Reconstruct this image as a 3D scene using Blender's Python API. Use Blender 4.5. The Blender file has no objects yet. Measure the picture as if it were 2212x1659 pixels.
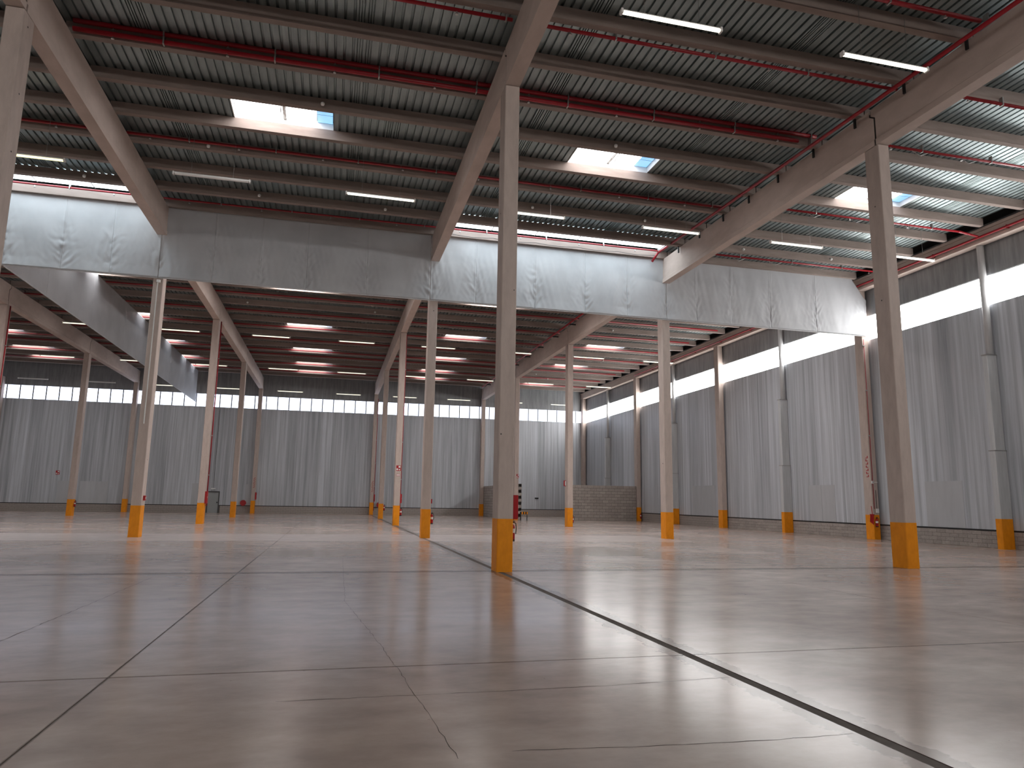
import bpy, bmesh, math, random
from mathutils import Vector, Matrix, noise

random.seed(7)
sc = bpy.context.scene
col = sc.collection

# ------------------------------------------------------------------ camera
F_PX, IMG_W = 1537.371, 2212.0
CAM = (-4.2361, -17.5249, 1.74341)
YAW, PITCH, ROLL = 0.24337, 0.16218, 0.01608
cam_d = bpy.data.cameras.new('camera'); cam = bpy.data.objects.new('camera', cam_d); col.objects.link(cam)
cam_d.sensor_fit = 'HORIZONTAL'; cam_d.sensor_width = 36.0; cam_d.lens = 36.0*F_PX/IMG_W
cam_d.clip_start = 0.05; cam_d.clip_end = 400
fw = Vector((math.sin(YAW)*math.cos(PITCH), math.cos(YAW)*math.cos(PITCH), math.sin(PITCH)))
rt = Vector((math.cos(YAW), -math.sin(YAW), 0)); up = rt.cross(fw)
r2 = math.cos(ROLL)*rt + math.sin(ROLL)*up; u2 = -math.sin(ROLL)*rt + math.cos(ROLL)*up
cam.matrix_world = Matrix(((r2.x, u2.x, -fw.x, CAM[0]), (r2.y, u2.y, -fw.y, CAM[1]), (r2.z, u2.z, -fw.z, CAM[2]), (0, 0, 0, 1)))
sc.camera = cam

# ------------------------------------------------------------------ world, exposure, daylight strengths
w = bpy.data.worlds.new('world'); sc.world = w; w.use_nodes = True
bg = w.node_tree.nodes['Background']; bg.inputs[0].default_value = (0.62, 0.78, 1.0, 1); bg.inputs[1].default_value = 1.0
vs = sc.view_settings
vs.view_transform = 'Standard'; vs.look = 'None'; vs.gamma = 1.0; vs.use_curve_mapping = False
vs.exposure = 0.55
DAY_RIGHT, DAY_FAR, DAY_SKYLIGHT, DAY_SKYLIGHT_BEYOND, DAY_SKYLIGHT_ADDED, DAY_BAND, DAY_BACK_ADDED, LAMP = 9.0, 1.9, 6.5, 5.5, 17.0, 4.3, 7.5, 2.0

# ------------------------------------------------------------------ materials
def nm(name):
    m = bpy.data.materials.new(name); m.use_nodes = True
    nt = m.node_tree; return m, nt, nt.nodes['Principled BSDF'], nt.nodes, nt.links

def setp(b, rough=None, metal=None, spec=None):
    if rough is not None: b.inputs['Roughness'].default_value = rough
    if metal is not None: b.inputs['Metallic'].default_value = metal
    if spec is not None: b.inputs['Specular IOR Level'].default_value = spec

def noisy(name, c1, c2, scale=(1, 1, 1), rough=0.7, metal=0.0, spec=0.4, detail=6, coords='Object', bump=0.0, nscale=1.0, rnd=0.0, lo=0.3, hi=0.7):
    m, nt, b, N, L = nm(name)
    tc = N.new('ShaderNodeTexCoord'); mp = N.new('ShaderNodeMapping'); mp.inputs['Scale'].default_value = scale
    nz = N.new('ShaderNodeTexNoise'); nz.inputs['Scale'].default_value = nscale; nz.inputs['Detail'].default_value = detail; nz.inputs['Roughness'].default_value = 0.65
    L.new(tc.outputs[coords], mp.inputs[0])
    if rnd:
        oi = N.new('ShaderNodeObjectInfo'); mu = N.new('ShaderNodeMath'); mu.operation = 'MULTIPLY'; mu.inputs[1].default_value = 37.0
        L.new(oi.outputs['Random'], mu.inputs[0])
        cx = N.new('ShaderNodeCombineXYZ'); L.new(mu.outputs[0], cx.inputs[0]); L.new(mu.outputs[0], cx.inputs[1])
        ad = N.new('ShaderNodeVectorMath'); ad.operation = 'ADD'; L.new(mp.outputs[0], ad.inputs[0]); L.new(cx.outputs[0], ad.inputs[1])
        L.new(ad.outputs[0], nz.inputs['Vector'])
    else:
        L.new(mp.outputs[0], nz.inputs['Vector'])
    rp = N.new('ShaderNodeValToRGB'); rp.color_ramp.elements[0].position = lo; rp.color_ramp.elements[1].position = hi
    rp.color_ramp.elements[0].color = (*c1, 1); rp.color_ramp.elements[1].color = (*c2, 1)
    L.new(nz.outputs['Fac'], rp.inputs[0])
    if rnd:
        hs = N.new('ShaderNodeHueSaturation'); mr = N.new('ShaderNodeMapRange'); mr.inputs[3].default_value = 1-rnd; mr.inputs[4].default_value = 1+rnd
        L.new(oi.outputs['Random'], mr.inputs[0]); L.new(mr.outputs[0], hs.inputs['Value']); L.new(rp.outputs[0], hs.inputs['Color'])
        L.new(hs.outputs[0], b.inputs['Base Color'])
    else:
        L.new(rp.outputs[0], b.inputs['Base Color'])
    if bump:
        bp = N.new('ShaderNodeBump'); bp.inputs['Strength'].default_value = bump; bp.inputs['Distance'].default_value = 0.02
        L.new(nz.outputs['Fac'], bp.inputs['Height']); L.new(bp.outputs[0], b.inputs['Normal'])
    setp(b, rough, metal, spec)
    return m

def emis(name, c, s):
    m, nt, b, N, L = nm(name)
    b.inputs['Base Color'].default_value = (0.8, 0.8, 0.8, 1)
    b.inputs['Emission Color'].default_value = (*c, 1); b.inputs['Emission Strength'].default_value = s
    setp(b, 0.4)
    return m

M = {}
M['concrete'] = noisy('column_concrete', (0.42, 0.345, 0.305), (0.56, 0.465, 0.415), (2, 2, 0.6), 0.75, bump=0.08, nscale=2.2, lo=0.25, hi=0.75)
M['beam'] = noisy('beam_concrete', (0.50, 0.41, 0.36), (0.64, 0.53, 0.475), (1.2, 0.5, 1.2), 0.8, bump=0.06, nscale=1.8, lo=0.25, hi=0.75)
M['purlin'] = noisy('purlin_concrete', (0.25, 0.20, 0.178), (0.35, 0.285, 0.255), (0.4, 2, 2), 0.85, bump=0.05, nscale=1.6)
M['yellow'] = noisy('safety_yellow', (0.72, 0.235, 0.006), (0.88, 0.31, 0.009), (2, 2, 1), 0.5, nscale=3, spec=0.25)
M['deck'] = noisy('galvanised_deck', (0.24, 0.29, 0.295), (0.35, 0.41, 0.415), (3, 0.7, 3), 0.40, metal=0.75, nscale=2.0, rnd=0.06)
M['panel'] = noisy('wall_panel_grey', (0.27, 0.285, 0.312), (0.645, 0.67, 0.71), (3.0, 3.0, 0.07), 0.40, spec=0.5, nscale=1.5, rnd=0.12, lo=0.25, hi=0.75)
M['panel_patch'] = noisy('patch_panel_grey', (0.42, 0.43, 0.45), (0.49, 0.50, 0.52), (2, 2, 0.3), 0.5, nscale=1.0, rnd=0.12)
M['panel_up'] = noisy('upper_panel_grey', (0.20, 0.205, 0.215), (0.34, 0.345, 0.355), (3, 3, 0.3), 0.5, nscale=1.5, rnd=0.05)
M['dark'] = noisy('dark_gap', (0.012, 0.011, 0.011), (0.03, 0.027, 0.025), (1, 1, 1), 0.9)
M['joint'] = noisy('joint_sealant', (0.11, 0.095, 0.086), (0.17, 0.148, 0.136), (1, 1, 1), 0.9, nscale=4, spec=0.03)
M['crack'] = noisy('crack_dirt', (0.03, 0.026, 0.023), (0.06, 0.052, 0.047), (1, 1, 1), 0.95, nscale=4, spec=0.0)
M['black'] = noisy('black_rubber', (0.012, 0.012, 0.012), (0.02, 0.02, 0.02), (1, 1, 1), 0.5)
M['block'] = noisy('concrete_block', (0.30, 0.26, 0.235), (0.42, 0.375, 0.345), (3, 3, 3), 0.9, bump=0.25, nscale=5, rnd=0.10)
M['mortar'] = noisy('mortar', (0.10, 0.087, 0.08), (0.15, 0.13, 0.12), (3, 3, 3), 0.95, nscale=4)
M['red'] = noisy('sprinkler_red', (0.27, 0.006, 0.014), (0.36, 0.010, 0.020), (2, 2, 2), 0.35, nscale=2, spec=0.5)
M['redbox'] = noisy('fire_red', (0.33, 0.004, 0.008), (0.40, 0.007, 0.011), (2, 2, 2), 0.35, nscale=2)
M['white'] = noisy('white_plastic', (0.72, 0.71, 0.69), (0.8, 0.79, 0.77), (2, 2, 2), 0.5)
M['galv'] = noisy('galvanised_sheet', (0.50, 0.51, 0.52), (0.62, 0.63, 0.64), (4, 4, 0.4), 0.40, metal=0.15, nscale=2)
M['steel'] = noisy('steel', (0.35, 0.34, 0.33), (0.45, 0.44, 0.43), (2, 2, 2), 0.4, metal=0.8)
M['door'] = noisy('door_grey', (0.27, 0.285, 0.285), (0.31, 0.325, 0.325), (1, 1, 0.5), 0.5)
M['doorframe'] = noisy('door_frame_dark', (0.06, 0.06, 0.06), (0.09, 0.09, 0.09), (1, 1, 1), 0.5)
M['pane_right'] = emis('daylit_pane_right', (1.0, 0.985, 0.97), DAY_RIGHT)
M['pane_far'] = emis('daylit_pane_far', (0.72, 0.80, 1.0), DAY_FAR)
M['pane_back_added'] = emis('added_pane_back', (1.0, 0.96, 0.92), DAY_BACK_ADDED)  # glow of the added window behind the camera
M['pane_sky'] = emis('daylit_skylight_pane', (1.0, 0.975, 0.975), DAY_SKYLIGHT)
M['pane_sky_beyond'] = emis('dimmed_skylight_pane', (1.0, 0.97, 0.96), DAY_SKYLIGHT_BEYOND)  # emission turned down to keep the roof beyond the curtain darker
M['pane_sky_added'] = emis('added_skylight_pane', (1.0, 0.97, 0.96), DAY_SKYLIGHT_ADDED)  # unseen skylights behind the curtain, added to light the mid and far area
M['pane_blue'] = emis('blue_sky_pane', (0.10, 0.42, 0.80), 0.8)
M['pane_band'] = emis('daylit_roof_band_pane', (0.80, 0.93, 1.0), DAY_BAND)
M['tube'] = emis('lit_tube', (1.0, 0.93, 0.76), LAMP)
M['tube_far'] = emis('lit_tube_far', (1.0, 0.93, 0.68), 0.95)
M['tube_warm'] = emis('lit_tube_warm', (1.0, 0.88, 0.42), 1.2)

def curtain_mat():
    m, nt, b, N, L = nm('smoke_curtain_fabric')
    tc = N.new('ShaderNodeTexCoord'); nz = N.new('ShaderNodeTexNoise'); nz.inputs['Scale'].default_value = 0.7; nz.inputs['Detail'].default_value = 5
    L.new(tc.outputs['Object'], nz.inputs['Vector'])
    rp = N.new('ShaderNodeValToRGB'); rp.color_ramp.elements[0].position = 0.3; rp.color_ramp.elements[1].position = 0.7
    rp.color_ramp.elements[0].color = (0.44, 0.45, 0.47, 1); rp.color_ramp.elements[1].color = (0.53, 0.54, 0.56, 1)
    L.new(nz.outputs['Fac'], rp.inputs[0]); L.new(rp.outputs[0], b.inputs['Base Color'])
    setp(b, 0.55, spec=0.35)
    return m
M['fabric'] = curtain_mat()

def floor_mat():
    m, nt, b, N, L = nm('polished_concrete_floor')
    geo = N.new('ShaderNodeNewGeometry'); sep = N.new('ShaderNodeSeparateXYZ'); L.new(geo.outputs['Position'], sep.inputs[0])
    def tex(scale, detail, mult=(1, 1, 1)):
        mp = N.new('ShaderNodeMapping'); mp.inputs['Scale'].default_value = mult
        L.new(geo.outputs['Position'], mp.inputs[0])
        n = N.new('ShaderNodeTexNoise'); n.inputs['Scale'].default_value = scale; n.inputs['Detail'].default_value = detail; n.inputs['Roughness'].default_value = 0.62
        L.new(mp.outputs[0], n.inputs['Vector']); return n
    n1 = tex(0.22, 8); n2 = tex(1.3, 8, (1, 1.6, 1)); n3 = tex(9, 4)
    def ramp(src, lo, hi, a, c):
        r = N.new('ShaderNodeValToRGB'); r.color_ramp.elements[0].position = lo; r.color_ramp.elements[1].position = hi
        r.color_ramp.elements[0].color = (*a, 1); r.color_ramp.elements[1].color = (*c, 1); L.new(src, r.inputs[0]); return r
    base = ramp(n1.outputs['Fac'], 0.34, 0.66, (0.345, 0.268, 0.230), (0.435, 0.352, 0.312))
    mott = ramp(n2.outputs['Fac'], 0.30, 0.70, (0.80, 0.79, 0.78), (1.12, 1.12, 1.12))
    mix = N.new('ShaderNodeMix'); mix.data_type = 'RGBA'; mix.blend_type = 'MULTIPLY'; mix.inputs[0].default_value = 1.0
    L.new(base.outputs[0], mix.inputs[6]); L.new(mott.outputs[0], mix.inputs[7])
    # small dark pock marks
    pk = ramp(n3.outputs['Fac'], 0.235, 0.27, (0.35, 0.33, 0.32), (1, 1, 1))
    mix2 = N.new('ShaderNodeMix'); mix2.data_type = 'RGBA'; mix2.blend_type = 'MULTIPLY'; mix2.inputs[0].default_value = 1.0
    L.new(mix.outputs[2], mix2.inputs[6]); L.new(pk.outputs[0], mix2.inputs[7])
    # grime along the wide joint under the row of columns (x = -0.1)
    nj = tex(3.5, 6); prev = mix2.outputs[2]
    for axis, off, width, dark in (('X', -0.1, 0.42, (0.50, 0.47, 0.45)), ('Y', 0.30, 0.40, (0.52, 0.49, 0.47)), ('Y', -9.6, 0.03, (0.55, 0.52, 0.50)), ('X', -6.22, 0.02, (0.6, 0.58, 0.56))):
        dx = N.new('ShaderNodeMath'); dx.operation = 'SUBTRACT'; dx.inputs[1].default_value = off; L.new(sep.outputs[axis], dx.inputs[0])
        ab = N.new('ShaderNodeMath'); ab.operation = 'ABSOLUTE'; L.new(dx.outputs[0], ab.inputs[0])
        wd = N.new('ShaderNodeMath'); wd.operation = 'MULTIPLY'; wd.inputs[1].default_value = width; L.new(nj.outputs['Fac'], wd.inputs[0])
        sb = N.new('ShaderNodeMath'); sb.operation = 'SUBTRACT'; L.new(ab.outputs[0], sb.inputs[0]); L.new(wd.outputs[0], sb.inputs[1])
        gr = ramp(sb.outputs[0], 0.0, 0.03 if width > 0.1 else 0.012, dark, (1, 1, 1))
        mix3 = N.new('ShaderNodeMix'); mix3.data_type = 'RGBA'; mix3.blend_type = 'MULTIPLY'; mix3.inputs[0].default_value = 1.0
        L.new(prev, mix3.inputs[6]); L.new(gr.outputs[0], mix3.inputs[7]); prev = mix3.outputs[2]
    L.new(mix3.outputs[2], b.inputs['Base Color'])
    rr = N.new('ShaderNodeMapRange'); rr.inputs[1].default_value = 0.3; rr.inputs[2].default_value = 0.7; rr.inputs[3].default_value = 0.16; rr.inputs[4].default_value = 0.25
    L.new(n1.outputs['Fac'], rr.inputs[0]); L.new(rr.outputs[0], b.inputs['Roughness'])
    setp(b, None, spec=0.34)
    return m
M['floor'] = floor_mat()
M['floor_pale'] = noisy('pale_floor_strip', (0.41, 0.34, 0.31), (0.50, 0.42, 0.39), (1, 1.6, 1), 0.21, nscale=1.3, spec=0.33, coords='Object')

# ------------------------------------------------------------------ mesh helpers
class MB:
    def __init__(s): s.v = []; s.f = []
    def box(s, x0, x1, y0, y1, z0, z1):
        i = len(s.v)
        s.v += [(x0, y0, z0), (x1, y0, z0), (x1, y1, z0), (x0, y1, z0), (x0, y0, z1), (x1, y0, z1), (x1, y1, z1), (x0, y1, z1)]
        s.f += [(i, i+3, i+2, i+1), (i+4, i+5, i+6, i+7), (i, i+1, i+5, i+4), (i+1, i+2, i+6, i+5), (i+2, i+3, i+7, i+6), (i+3, i, i+4, i+7)]
        return s
    def cbox(s, x0, x1, y0, y1, z0, z1, c):          # vertical edges chamfered
        pts = [(x0+c, y0), (x1-c, y0), (x1, y0+c), (x1, y1-c), (x1-c, y1), (x0+c, y1), (x0, y1-c), (x0, y0+c)]
        i = len(s.v); n = 8
        s.v += [(x, y, z0) for x, y in pts] + [(x, y, z1) for x, y in pts]
        s.f += [tuple(i+n-1-k for k in range(n)), tuple(i+n+k for k in range(n))]
        s.f += [(i+k, i+(k+1) % n, i+n+(k+1) % n, i+n+k) for k in range(n)]
        return s
    def tube(s, p, q, r, n=8, r1=None):
        p, q = Vector(p), Vector(q); d = (q-p).normalized(); r1 = r if r1 is None else r1
        a = d.orthogonal().normalized(); b = d.cross(a); i = len(s.v)
        for o, rad in ((p, r), (q, r1)):
            for k in range(n):
                t = 2*math.pi*k/n; s.v.append(tuple(o + rad*(math.cos(t)*a + math.sin(t)*b)))
        s.f += [(i+k, i+(k+1) % n, i+n+(k+1) % n, i+n+k) for k in range(n)]
        s.f += [tuple(i+n-1-k for k in range(n)), tuple(i+n+k for k in range(n))]
        return s
    def lathe(s, prof, n=14, o=(0, 0, 0)):
        i = len(s.v)
        for r, z in prof:
            for k in range(n):
                t = 2*math.pi*k/n; s.v.append((o[0]+r*math.cos(t), o[1]+r*math.sin(t), o[2]+z))
        m = len(prof)
        for j in range(m-1):
            for k in range(n):
                s.f.append((i+j*n+k, i+j*n+(k+1) % n, i+(j+1)*n+(k+1) % n, i+(j+1)*n+k))
        s.f += [tuple(i+n-1-k for k in range(n)), tuple(i+(m-1)*n+k for k in range(n))]
        return s
    def extrude_yz(s, poly, x0, x1):                # polygon in (y, z), extruded along x
        i = len(s.v); n = len(poly)
        s.v += [(x0, y, z) for y, z in poly] + [(x1, y, z) for y, z in poly]
        s.f += [tuple(i+n-1-k for k in range(n)), tuple(i+n+k for k in range(n))]
        s.f += [(i+k, i+(k+1) % n, i+n+(k+1) % n, i+n+k) for k in range(n)]
        return s
    def mesh(s, name, mat):
        me = bpy.data.meshes.new(name); me.from_pydata(s.v, [], s.f); me.materials.append(M[mat])
        bm = bmesh.new(); bm.from_mesh(me); bmesh.ops.recalc_face_normals(bm, faces=bm.faces); bm.to_mesh(me); bm.free()
        return me
    def build(s, name, mat, parent=None, loc=(0, 0, 0), smooth=False):
        me = s.mesh(name, mat)
        if smooth:
            for p in me.polygons: p.use_smooth = len(p.vertices) == 4
        return link(name, me, parent, loc)

def link(name, me, parent=None, loc=(0, 0, 0)):
    o = bpy.data.objects.new(name, me); col.objects.link(o); o.location = loc
    if parent is not None: o.parent = parent
    return o
def tag(o, label, cat, group=None):
    o['label'] = label; o['category'] = cat
    if group: o['group'] = group
    return o
def empty(name, loc=(0, 0, 0)):
    return link(name, None, None, loc)
def struct(o, label=None):
    o['kind'] = 'structure'
    if label: o['label'] = label
    return o

# ------------------------------------------------------------------ measures (metres)
GX, GY = 12.076, 15.319
CW, CD = 0.40, 0.60                    # column section
XA, XB, XC, XD, XE, XW = 0.0, GX, -GX, -2*GX, -3*GX, 2*GX
ROW = [0.0, GY, 2*GY, 3*GY, 4*GY]      # front faces of the column rows
SOFFIT, BEAM_TOP, PUR_TOP = 13.03, 14.30, 14.65
XR = XW+0.32                            # inner face of the right wall
XL = -4*GX-0.3
YF = ROW[4]+CD+0.02                     # inner face of the far wall
YB = -31.0
WIN0, WIN1, WALLTOP = 10.90, 12.30, 15.6
PUR = [-11.7, -9.65, -7.6, -5.5, -3.44, -1.37, 0.70, 2.80, 4.90, 6.93, 8.92, 10.97, 13.08, 15.02, 17.0, 19.0, 21.0, 23.0, 24.95, 26.9, 28.9, 31.1, 33.3, 35.5, 37.7, 39.9, 42.1, 44.3, 46.5, 48.7, 50.9, 53.1, 55.3, 57.5, 59.6]
PW = 0.24
BAYS = [(-4*GX, XE), (XE, XD), (XD, XC), (XC, XA), (XA, XB), (XB, XW)]

# ------------------------------------------------------------------ floor
fb = MB().box(XL-0.4, XR+0.4, YB-0.4, YF+0.4, -0.20, -0.006).build('floor', 'joint')
struct(fb, 'polished grey concrete warehouse floor in large slabs with dark joints')
xj = [XL, -30.3, -24.2, -18.2, -12.2, -6.22, -0.10, 6.0, 12.0, 18.0, XR]
yj = [YB, -20.2, -9.6, 0.30, 7.9, 12.9, 18.4, 30.9, 38.5, 46.2, 54, YF]
for i in range(len(xj)-1):
    for j in range(len(yj)-1):
        g0 = 0.065 if xj[i] == -0.10 else 0.008
        g1 = 0.065 if xj[i+1] == -0.10 else 0.008
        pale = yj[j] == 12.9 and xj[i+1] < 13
        b0 = 0.004 if yj[j] in (7.9, 12.9, 18.4) else (0.028 if yj[j] == 0.30 else 0.008)
        b1 = 0.004 if yj[j+1] in (7.9, 12.9, 18.4) else (0.028 if yj[j+1] == 0.30 else 0.008)
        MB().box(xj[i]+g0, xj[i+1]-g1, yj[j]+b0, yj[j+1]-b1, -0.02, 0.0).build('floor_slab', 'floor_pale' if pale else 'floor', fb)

# hairline cracks: thin jagged dark ribbons lying in the slab surface
def crack(pts, wdt=0.006, mat='crack'):
    v, f = [], []
    n = len(pts)
    P = []
    for (x0, y0), (x1, y1) in zip(pts, pts[1:]):
        L_ = math.hypot(x1-x0, y1-y0); m = max(2, int(L_/0.12))
        for k in range(m):
            t = k/m; P.append((x0+(x1-x0)*t+random.uniform(-.012, .012), y0+(y1-y0)*t+random.uniform(-.012, .012)))
    P.append(pts[-1])
    for k, (x, y) in enumerate(P):
        a, b = P[max(0, k-1)], P[min(len(P)-1, k+1)]
        dx, dy = b[0]-a[0], b[1]-a[1]; l = math.hypot(dx, dy) or 1
        h = wdt*random.uniform(0.3, 1.0)
        v += [(x-dy/l*h, y+dx/l*h, 0.0012), (x+dy/l*h, y-dx/l*h, 0.0012)]
        if k: f.append((2*k-2, 2*k-1, 2*k+1, 2*k))
    me = bpy.data.meshes.new('crack'); me.from_pydata(v, [], f); me.materials.append(M[mat])
    link('crack', me, fb)
crack([(-4.6, -10.73), (-3.0, -10.75), (-1.6, -10.75), (-0.2, -10.66)], 0.005)
crack([(-6.2, -4.50), (-2.7, -4.62), (-0.2, -4.50)], 0.005)
crack([(-2.9, -12.32), (-1.9, -12.42), (-1.0, -12.48), (-0.2, -12.46)], 0.004)
crack([(-3.81, 4.5), (-3.91, -4.7), (-3.6, -8.0), (-3.49, -9.4), (-3.3, -12.4)], 0.0025)
crack([(-7.95, -7.5), (-7.9, -4.8), (-7.85, -0.5)], 0.006)
crack([(0.1, -5.5), (4.0, -5.6), (9.0, -5.4)], 0.008)

# ------------------------------------------------------------------ walls
def wall_strip(root, axis, pos, sgn, a0, a1, z0, z1, step, mat, thick=0.10, name='wall_panel', gap=0.003):
    """a row of vertical panels; axis 'x': wall runs along x at y = pos, 'y': along y at x = pos; sgn points out of the room"""
    n = max(1, round((a1-a0)/step)); s = (a1-a0)/n
    mb = MB()
    h = (s-gap)/2
    if axis == 'x': mb.box(-h, h, min(0, sgn*thick), max(0, sgn*thick), 0, z1-z0)
    else: mb.box(min(0, sgn*thick), max(0, sgn*thick), -h, h, 0, z1-z0)
    me = mb.mesh(name, mat)
    for k in range(n):
        c = a0+(k+0.5)*s
        link(name, me, root, (c, pos, z0) if axis == 'x' else (pos, c, z0))

T = 0.10
# right wall
wr = MB().box(XR+T, XR+T+0.15, YB, YF+0.3, 0.0, WIN0).box(XR+T, XR+T+0.15, YB, YF+0.3, WIN1, WALLTOP).build('wall_right', 'panel_up')
struct(wr, 'tall grey panel wall on the right with block plinth and strip window')
wall_strip(wr, 'y', XR, 1, -12.0, YF, 0.80, WIN0, 1.16, 'panel')
wall_strip(wr, 'y', XR, 1, YB, -12.0, 0.80, WIN0, 19.0, 'panel')
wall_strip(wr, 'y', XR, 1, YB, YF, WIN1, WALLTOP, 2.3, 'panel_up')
MB().box(XR-0.015, XR+T, YB, YF, 0.735, 0.80).build('drip_flashing', 'black', wr)
for y0, y1, z1 in ((20.10, 21.25, 2.96), (18.9, 20.08, 2.96), (10.05, 12.25, 3.0), (32.5, 36.1, 3.15)):
    MB().box(XR-0.012, XR+0.002, y0, y1, 0.81, z1).build('patch_panel', 'panel_patch', wr)
# far wall
wf = MB().box(XL-0.2, XR+0.3, YF+T, YF+T+0.15, 0.0, WIN0).box(XL-0.2, XR+0.3, YF+T, YF+T+0.15, WIN1, WALLTOP).build('wall_far', 'panel_up')
struct(wf, 'far grey panel wall with streaky panels below a strip window')
wall_strip(wf, 'x', YF, 1, XL, XR, 0.80, WIN0, 1.16, 'panel')
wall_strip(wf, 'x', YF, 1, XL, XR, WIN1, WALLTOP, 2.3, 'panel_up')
MB().box(XL, XR, YF-0.015, YF+T, 0.735, 0.80).build('drip_flashing', 'black', wf)
for x0, x1 in ((-30.4, -29.0), (-28.4, -27.05), (-27.0, -25.9), (-18.1, -17.4), (-12.9, -12.3)):
    MB().box(x0, x1, YF-0.012, YF+0.002, 0.81, 2.97).build('patch_panel', 'panel_patch', wf)
# left wall and the wall behind the camera
wl = MB().box(XL-0.25, XL, YB, YF+0.3, 0, WALLTOP).build('wall_left', 'panel'); struct(wl, 'plain grey panel wall far to the left')
wb = MB().box(XL-0.2, XR+0.3, YB-0.25, YB, 0, WIN0).box(XL-0.2, XR+0.3, YB-0.25, YB, WIN1, WALLTOP).build('wall_back', 'panel'); struct(wb, 'grey panel wall behind the viewer')

# block plinths along the two visible walls: single blocks near, joined courses far
def course_blocks(root, axis, pos, sgn, a0, a1, z0, nrow, bl=0.50, bh=0.18, th=0.10, single=True):
    me = None
    mbj = MB()
    L_ = a1-a0
    for r in range(nrow):
        off = (r % 2)*bl/2
        a = a0-off
        while a < a1-0.02:
            s, e = max(a, a0), min(a+bl, a1)
            a += bl
            if e-s < 0.06: continue
            z = z0+r*bh
            if single and abs(e-s-bl) < 1e-4:
                if me is None:
                    q = MB(); h = bl/2-0.006
                    if axis == 'x': q.box(-h, h, min(0, sgn*th), max(0, sgn*th), 0.006, bh-0.006)
                    else: q.box(min(0, sgn*th), max(0, sgn*th), -h, h, 0.006, bh-0.006)
                    me = q.mesh('block', 'block')
                c = (s+e)/2
                link('block', me, root, (c, pos, z) if axis == 'x' else (pos, c, z))
            else:
                if axis == 'x': mbj.box(s+0.006, e-0.006, pos+min(0, sgn*th), pos+max(0, sgn*th), z+0.006, z+bh-0.006)
                else: mbj.box(pos+min(0, sgn*th), pos+max(0, sgn*th), s+0.006, e-0.006, z+0.006, z+bh-0.006)
    if mbj.v:
        o = mbj.build('block_courses', 'block', root); o['kind'] = 'stuff'
MB().box(XR+0.012, XR+0.2, YB, YF, 0, 0.735).build('plinth_core', 'mortar', wr)
MB().box(XL, XR, YF+0.012, YF+0.2, 0, 0.735).build('plinth_core', 'mortar', wf)
course_blocks(wr, 'y', XR, 1, 1.0, 33.0, 0.0, 4, 0.50, 0.182)
course_blocks(wr, 'y', XR, 1, 33.0, YF, 0.0, 4, 0.50, 0.182, single=False)
course_blocks(wf, 'x', YF, 1, XL, -16.6, 0.0, 4, 0.50, 0.182, single=False)
course_blocks(wf, 'x', YF, 1, -15.3, XR, 0.0, 4, 0.50, 0.182, single=False)

# strip windows
def strip_window(name, axis, pos, sgn, a0, a1, step, mat, label, mull=0.05, z0=WIN0, z1=WIN1):
    root = struct(empty(name, (0, 0, 0)), label)
    n = round((a1-a0)/step); s = (a1-a0)/n
    def bx(mb, p, q, d0, d1, za, zb):
        if axis == 'x': mb.box(p, q, pos+min(sgn*d0, sgn*d1), pos+max(sgn*d0, sgn*d1), za, zb)
        else: mb.box(pos+min(sgn*d0, sgn*d1), pos+max(sgn*d0, sgn*d1), p, q, za, zb)
        return mb
    h = s/2-mull/2
    q = MB()
    if axis == 'x': q.box(-h, h, 0, sgn*0.03, 0, z1-z0-0.06)
    else: q.box(0, sgn*0.03, -h, h, 0, z1-z0-0.06)
    me = q.mesh('pane', mat)
    mm = None
    for k in range(n):
        c = a0+(k+0.5)*s
        link('pane', me, root, (c, pos+sgn*0.07, z0+0.03) if axis == 'x' else (pos+sgn*0.07, c, z0+0.03))
    for k in range(n+1):
        c = a0+k*s
        bx(MB(), c-mull/2, c+mull/2, 0.05, 0.11, z0, z1).build('mullion', 'doorframe', root)
    bx(MB(), a0, a1, 0.03, 0.14, z0, z0+0.03).build('sill', 'galv', root)
    bx(MB(), a0, a1, 0.03, 0.14, z1-0.03, z1).build('head_rail', 'galv', root)
    return root
strip_window('window_1', 'y', XR, 1, -12.0, YF-0.05, 2.32, 'pane_right', 'glaring white strip window along the top of the right wall', 0.012)
strip_window('window_2', 'x', YF, 1, XL, XR, 1.16, 'pane_far', 'pale blue strip window with thin mullions across the far wall', 0.10)
strip_window('window_3', 'x', YB, -1, XL, XR, 6.0, 'pane_back_added', 'added unseen strip window in the wall behind the viewer')  # unseen window, added so light reaches the column fronts

# ------------------------------------------------------------------ roof: deck, purlins, skylights
ceil = MB().box(XL-0.3, XR+0.35, YB-0.3, YF+0.3, 14.98, 15.10).build('ceiling', 'dark')
struct(ceil, 'ribbed galvanised steel roof deck carried on concrete purlins')
RIB = 0.252
def deck_profile(n_ribs):
    p = []
    for k in range(n_ribs):
        x = k*RIB
        lap = (k % 24 in (7, 8))
        if lap: p += [(x, 0), (x+0.05, 0), (x+0.06, .05), (x+.075, .05), (x+.085, 0), (x+.12, 0), (x+.13, .05), (x+.145, .05), (x+.155, 0), (x+.19, 0), (x+.20, .05), (x+.215, .05), (x+.225, 0)]
        else: p += [(x, 0), (x+0.172, 0), (x+0.186, 0.065), (x+0.238, 0.065)]
    p.append((n_ribs*RIB, 0))
    return p
def deck_mesh(x0, x1, name='deck_panel'):
    n = round((x1-x0)/RIB); prof = deck_profile(n); k = (x1-x0)/(n*RIB)
    v, f = [], []
    for x, z in prof: v += [(x*k, 0, z), (x*k, 1, z)]
    for i in range(len(prof)-1): f.append((2*i, 2*i+2, 2*i+3, 2*i+1))
    me = bpy.data.meshes.new(name); me.from_pydata(v, [], f); me.materials.append(M['deck']); me.flip_normals()
    return me
SKYW = 3.30
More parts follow.
